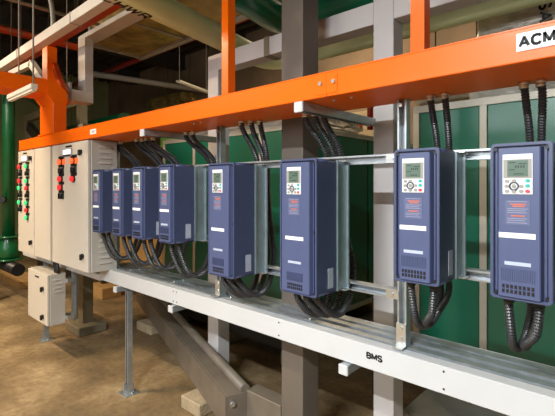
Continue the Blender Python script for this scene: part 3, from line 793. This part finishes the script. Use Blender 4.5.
# ceiling joists
for k, x in enumerate((-12, -9.6, -7.2, -4.9, -2.4, 0, 2.4)):
    o = struct('trim_%d' % (k + 1), MB().box(x - .09, x + .09, FW, BW, CZ - .42, CZ - .07).box(x - .16, x + .16, FW, BW, CZ - .45, CZ - .42), 'dark')

# ------------------------------------------------------------------ things at the far left and behind
t = Thing('water_pipe', 'glossy green upright pipe with a flange beside the control panels', 'pipe', (-6.38, 1.75, .8))
gx, gy = -6.49, 1.72
t.part('barrel', MB().tube(elbow_path((gx, gy, 1.0), (gx, gy, 3.08), (gx - 2.5, gy + 1.6, 3.08), .25), .076, 24), 'green_valve')
t.part('flange', MB().cyl((gx, gy, .985), (gx, gy, 1.01), .15, 28), 'green_valve'); t.part('flange', MB().cyl((gx, gy, .68), (gx, gy, .705), .17, 28), 'green_valve')
t.part('valve_body', MB().tube([(gx, gy, 1.0), (gx, gy, .96), (gx, gy, .85), (gx, gy, .74), (gx, gy, .70)], .12, 24, lambda i: (.10, .10, .15, .14, .11)[i]), 'green_valve')
t.part('pressure_gauge', MB().cyl((gx + .05, gy - .08, 1.5), (gx + .12, gy - .12, 1.5), .045, 16), 'black')
t = Thing('water_pipe', 'black lagged pipe lying low across the floor beside the green pipe', 'pipe', (-7.2, 1.72, 0))
t.part('barrel', MB().cyl((-9.5, 1.72, .598), (-6.08, 1.72, .598), .08, 16), 'black')
t.part('stand', MB().box(-7.2, -7.12, 1.68, 1.76, 0, .52).box(-8.9, -8.82, 1.68, 1.76, 0, .52), 'dark')
t = Thing('pipe_stand', 'dark steel pipe stand with rails on the floor behind the green pipe', 'stand', (-7.4, 3.0, 0))
t.part('rail', MB().box(-10, -5.9, 2.95, 3.03, .30, .40), 'dark'); t.part('rail', MB().box(-10, -5.9, 2.95, 3.03, .60, .68), 'white')
for x in (-9.2, -7.8, -6.4):
    t.part('leg', MB().box(x - .04, x + .04, 2.95, 3.03, 0, .7), 'dark')
t = Thing('portal_frame', 'beige steel frame far beyond the drop of orange trunking', 'steel frame', (-9.5, 3.3, 0))
t.part('crossbeam', MB().box(-11.3, -8.05, 3.3, 3.44, 3.22, 3.38), 'frame_beige')
t.part('post', MB().box(-8.2, -8.05, 3.3, 3.44, 0, 3.22), 'frame_beige'); t.part('post', MB().box(-11.3, -11.15, 3.3, 3.44, 0, 3.22), 'frame_beige')
t.part('diagonal', MB().bar((-8.2, 3.37, 1.6), (-11.1, 3.37, 3.1), .12, .2), 'dark')
t = Thing('pump', 'lime green pump set glimpsed behind the slim drives', 'pump', (-6.3, 3.7, 0))
t.part('casing', MB().cyl((-6.25, 3.8, 1.80), (-5.55, 3.8, 1.80), .2, 24).cyl((-5.56, 3.8, 1.80), (-5.5, 3.8, 1.80), .26, 24), 'lime')
t.part('discharge', MB().cyl((-5.9, 3.8, 1.95), (-5.9, 3.8, 2.9), .10, 18).cyl((-5.9, 3.8, 2.05), (-5.9, 3.8, 2.11), .17, 20).cyl((-5.9, 3.8, 2.2), (-5.9, 3.8, 2.26), .17, 20), 'lime')
t.part('valve_wheel', MB().cyl((-5.68, 3.52, 2.18), (-5.68, 3.57, 2.18), .11, 18).cyl((-5.68, 3.55, 2.18), (-5.86, 3.75, 2.18), .03, 10), 'black')
t.part('frame', MB().box(-6.35, -6.2, 3.6, 4.0, .1, 1.62).box(-5.65, -5.5, 3.6, 4.0, .1, 1.62).box(-6.4, -5.4, 3.5, 4.1, 0, .1), 'dark')
single('plywood_board', MB().box(-6.9, -4.85, 3.32, 3.36, .0, 1.45), 'timber', 'tan plywood board standing behind the looping hoses of the slim drives', 'board', (-5.9, 3.34, 0))
for x, y, w, d, h, lab in ((-6.3, 2.95, .5, .3, .16, 'timber block on the floor behind the plinth post'),
                           (-8.3, 2.35, 1.3, .35, .12, 'pale timber sleeper on the floor beyond the green pipe')):
    single('timber_block', MB().box(x - w / 2, x + w / 2, y - d / 2, y + d / 2, 0, h, .006), 'timber', lab, 'timber block', (x, y, 0), 'timber blocks on the floor')
t = Thing('strut_rail', 'loose white strut lying across the gap behind the bolted upright', 'strut', (-1.5, 2.6, .5))
t.part('channel', MB().bar((-1.75, 3.3, .80), (-1.2, 2.36, .80), .06, .05), 'white')
t.part('support', MB().box(-1.70, -1.64, 3.0, 3.06, 0, .775).box(-1.33, -1.27, 2.42, 2.48, 0, .775), 'dark')
t = Thing('lit_wall_standin', 'pale block standing in for the lit wall, with red valve wheel, far behind the steel column', 'wall patch', (-3.97, 6.35, 0))
t.part('body', MB().box(-4.5, -3.45, 6.2, 6.5, 0, 2.95), 'concrete')  # added block in place of the lit wall seen through the gap
t.part('valve_wheel', MB().box(-4.0, -3.95, 6.16, 6.2, 2.3, 2.9).bar((-4.2, 6.18, 2.62), (-3.7, 6.18, 2.72), .04, .05), 'red')

# ------------------------------------------------------------------ lights
def area(name, loc, rot, sx, sy, power, rgb, spread=PI):
    L = bpy.data.lights.new(name, 'AREA'); L.shape = 'RECTANGLE'; L.size = sx; L.size_y = sy; L.energy = power; L.color = rgb; L.spread = spread
    o = bpy.data.objects.new(name, L); C.objects.link(o); o.location = loc; o.rotation_euler = rot; return o
area('window_daylight', ((WX0 + WX1) / 2, FW + .02, (WZ0 + WZ1) / 2), (math.radians(90 - 8), 0, 0), WX1 - WX0, WZ1 - WZ0, 95, (.93, .97, 1.0))
def lamp(x, y, z, power, rgb=(1, .79, .53), sx=1.3):
    b = batten('white batten light lit overhead', (x - sx / 2, y, z), (x + sx / 2, y, z), (.1, .9), .1, True)
    b.e['label'] = 'lit batten light hanging at %s' % {(-5.2, -.9): 'the control panel side of the walkway', (-8.2, 1.0): 'the green pipe corner', (-4.0, 5.2): 'the far back wall, added to brighten it', (-1.2, 5.9): 'the gap beyond the steel column', (-.5, -1.5): 'the sign end of the walkway, added to brighten the drives', (-2.4, -2.2): 'the walkway behind the photographer'}[(x, y)]
    area('batten_lamp', (x, y, z - .06), (0, 0, 0), sx, .1, power, rgb)
lamp(-5.2, -.9, 4.0, 175)
lamp(-8.2, 1.0, 4.0, 40)
lamp(-2.4, -2.2, 4.3, 40, (1, .88, .7))
lamp(-4.0, 5.2, 4.78, 80)  # unseen lamp added to lift the dark back wall
lamp(-.5, -1.5, 3.3, 230, (.9, .96, 1))  # unseen cool lamp added to brighten the drive fronts near the sign
lamp(-1.2, 5.9, 4.6, 22)

w = bpy.data.worlds.new('World'); bpy.context.scene.world = w; w.use_nodes = True
w.node_tree.nodes['Background'].inputs[0].default_value = (.8, .88, 1, 1); w.node_tree.nodes['Background'].inputs[1].default_value = .6

# ------------------------------------------------------------------ camera
cam = bpy.data.cameras.new('Camera'); co = bpy.data.objects.new('Camera', cam); C.objects.link(co)
co.location = (0, 0, 1.68); co.rotation_euler = (PI / 2, 0, math.radians(42.35))
cam.sensor_width = 36; cam.lens = 36 * 417 / 555; cam.shift_y = -22 / 555
cam.clip_start = .05
sc = bpy.context.scene; sc.camera = co
sc.view_settings.view_transform = 'Standard'; sc.view_settings.look = 'None'; sc.view_settings.gamma = 1
sc.view_settings.use_curve_mapping = False
sc.view_settings.exposure = 0.5
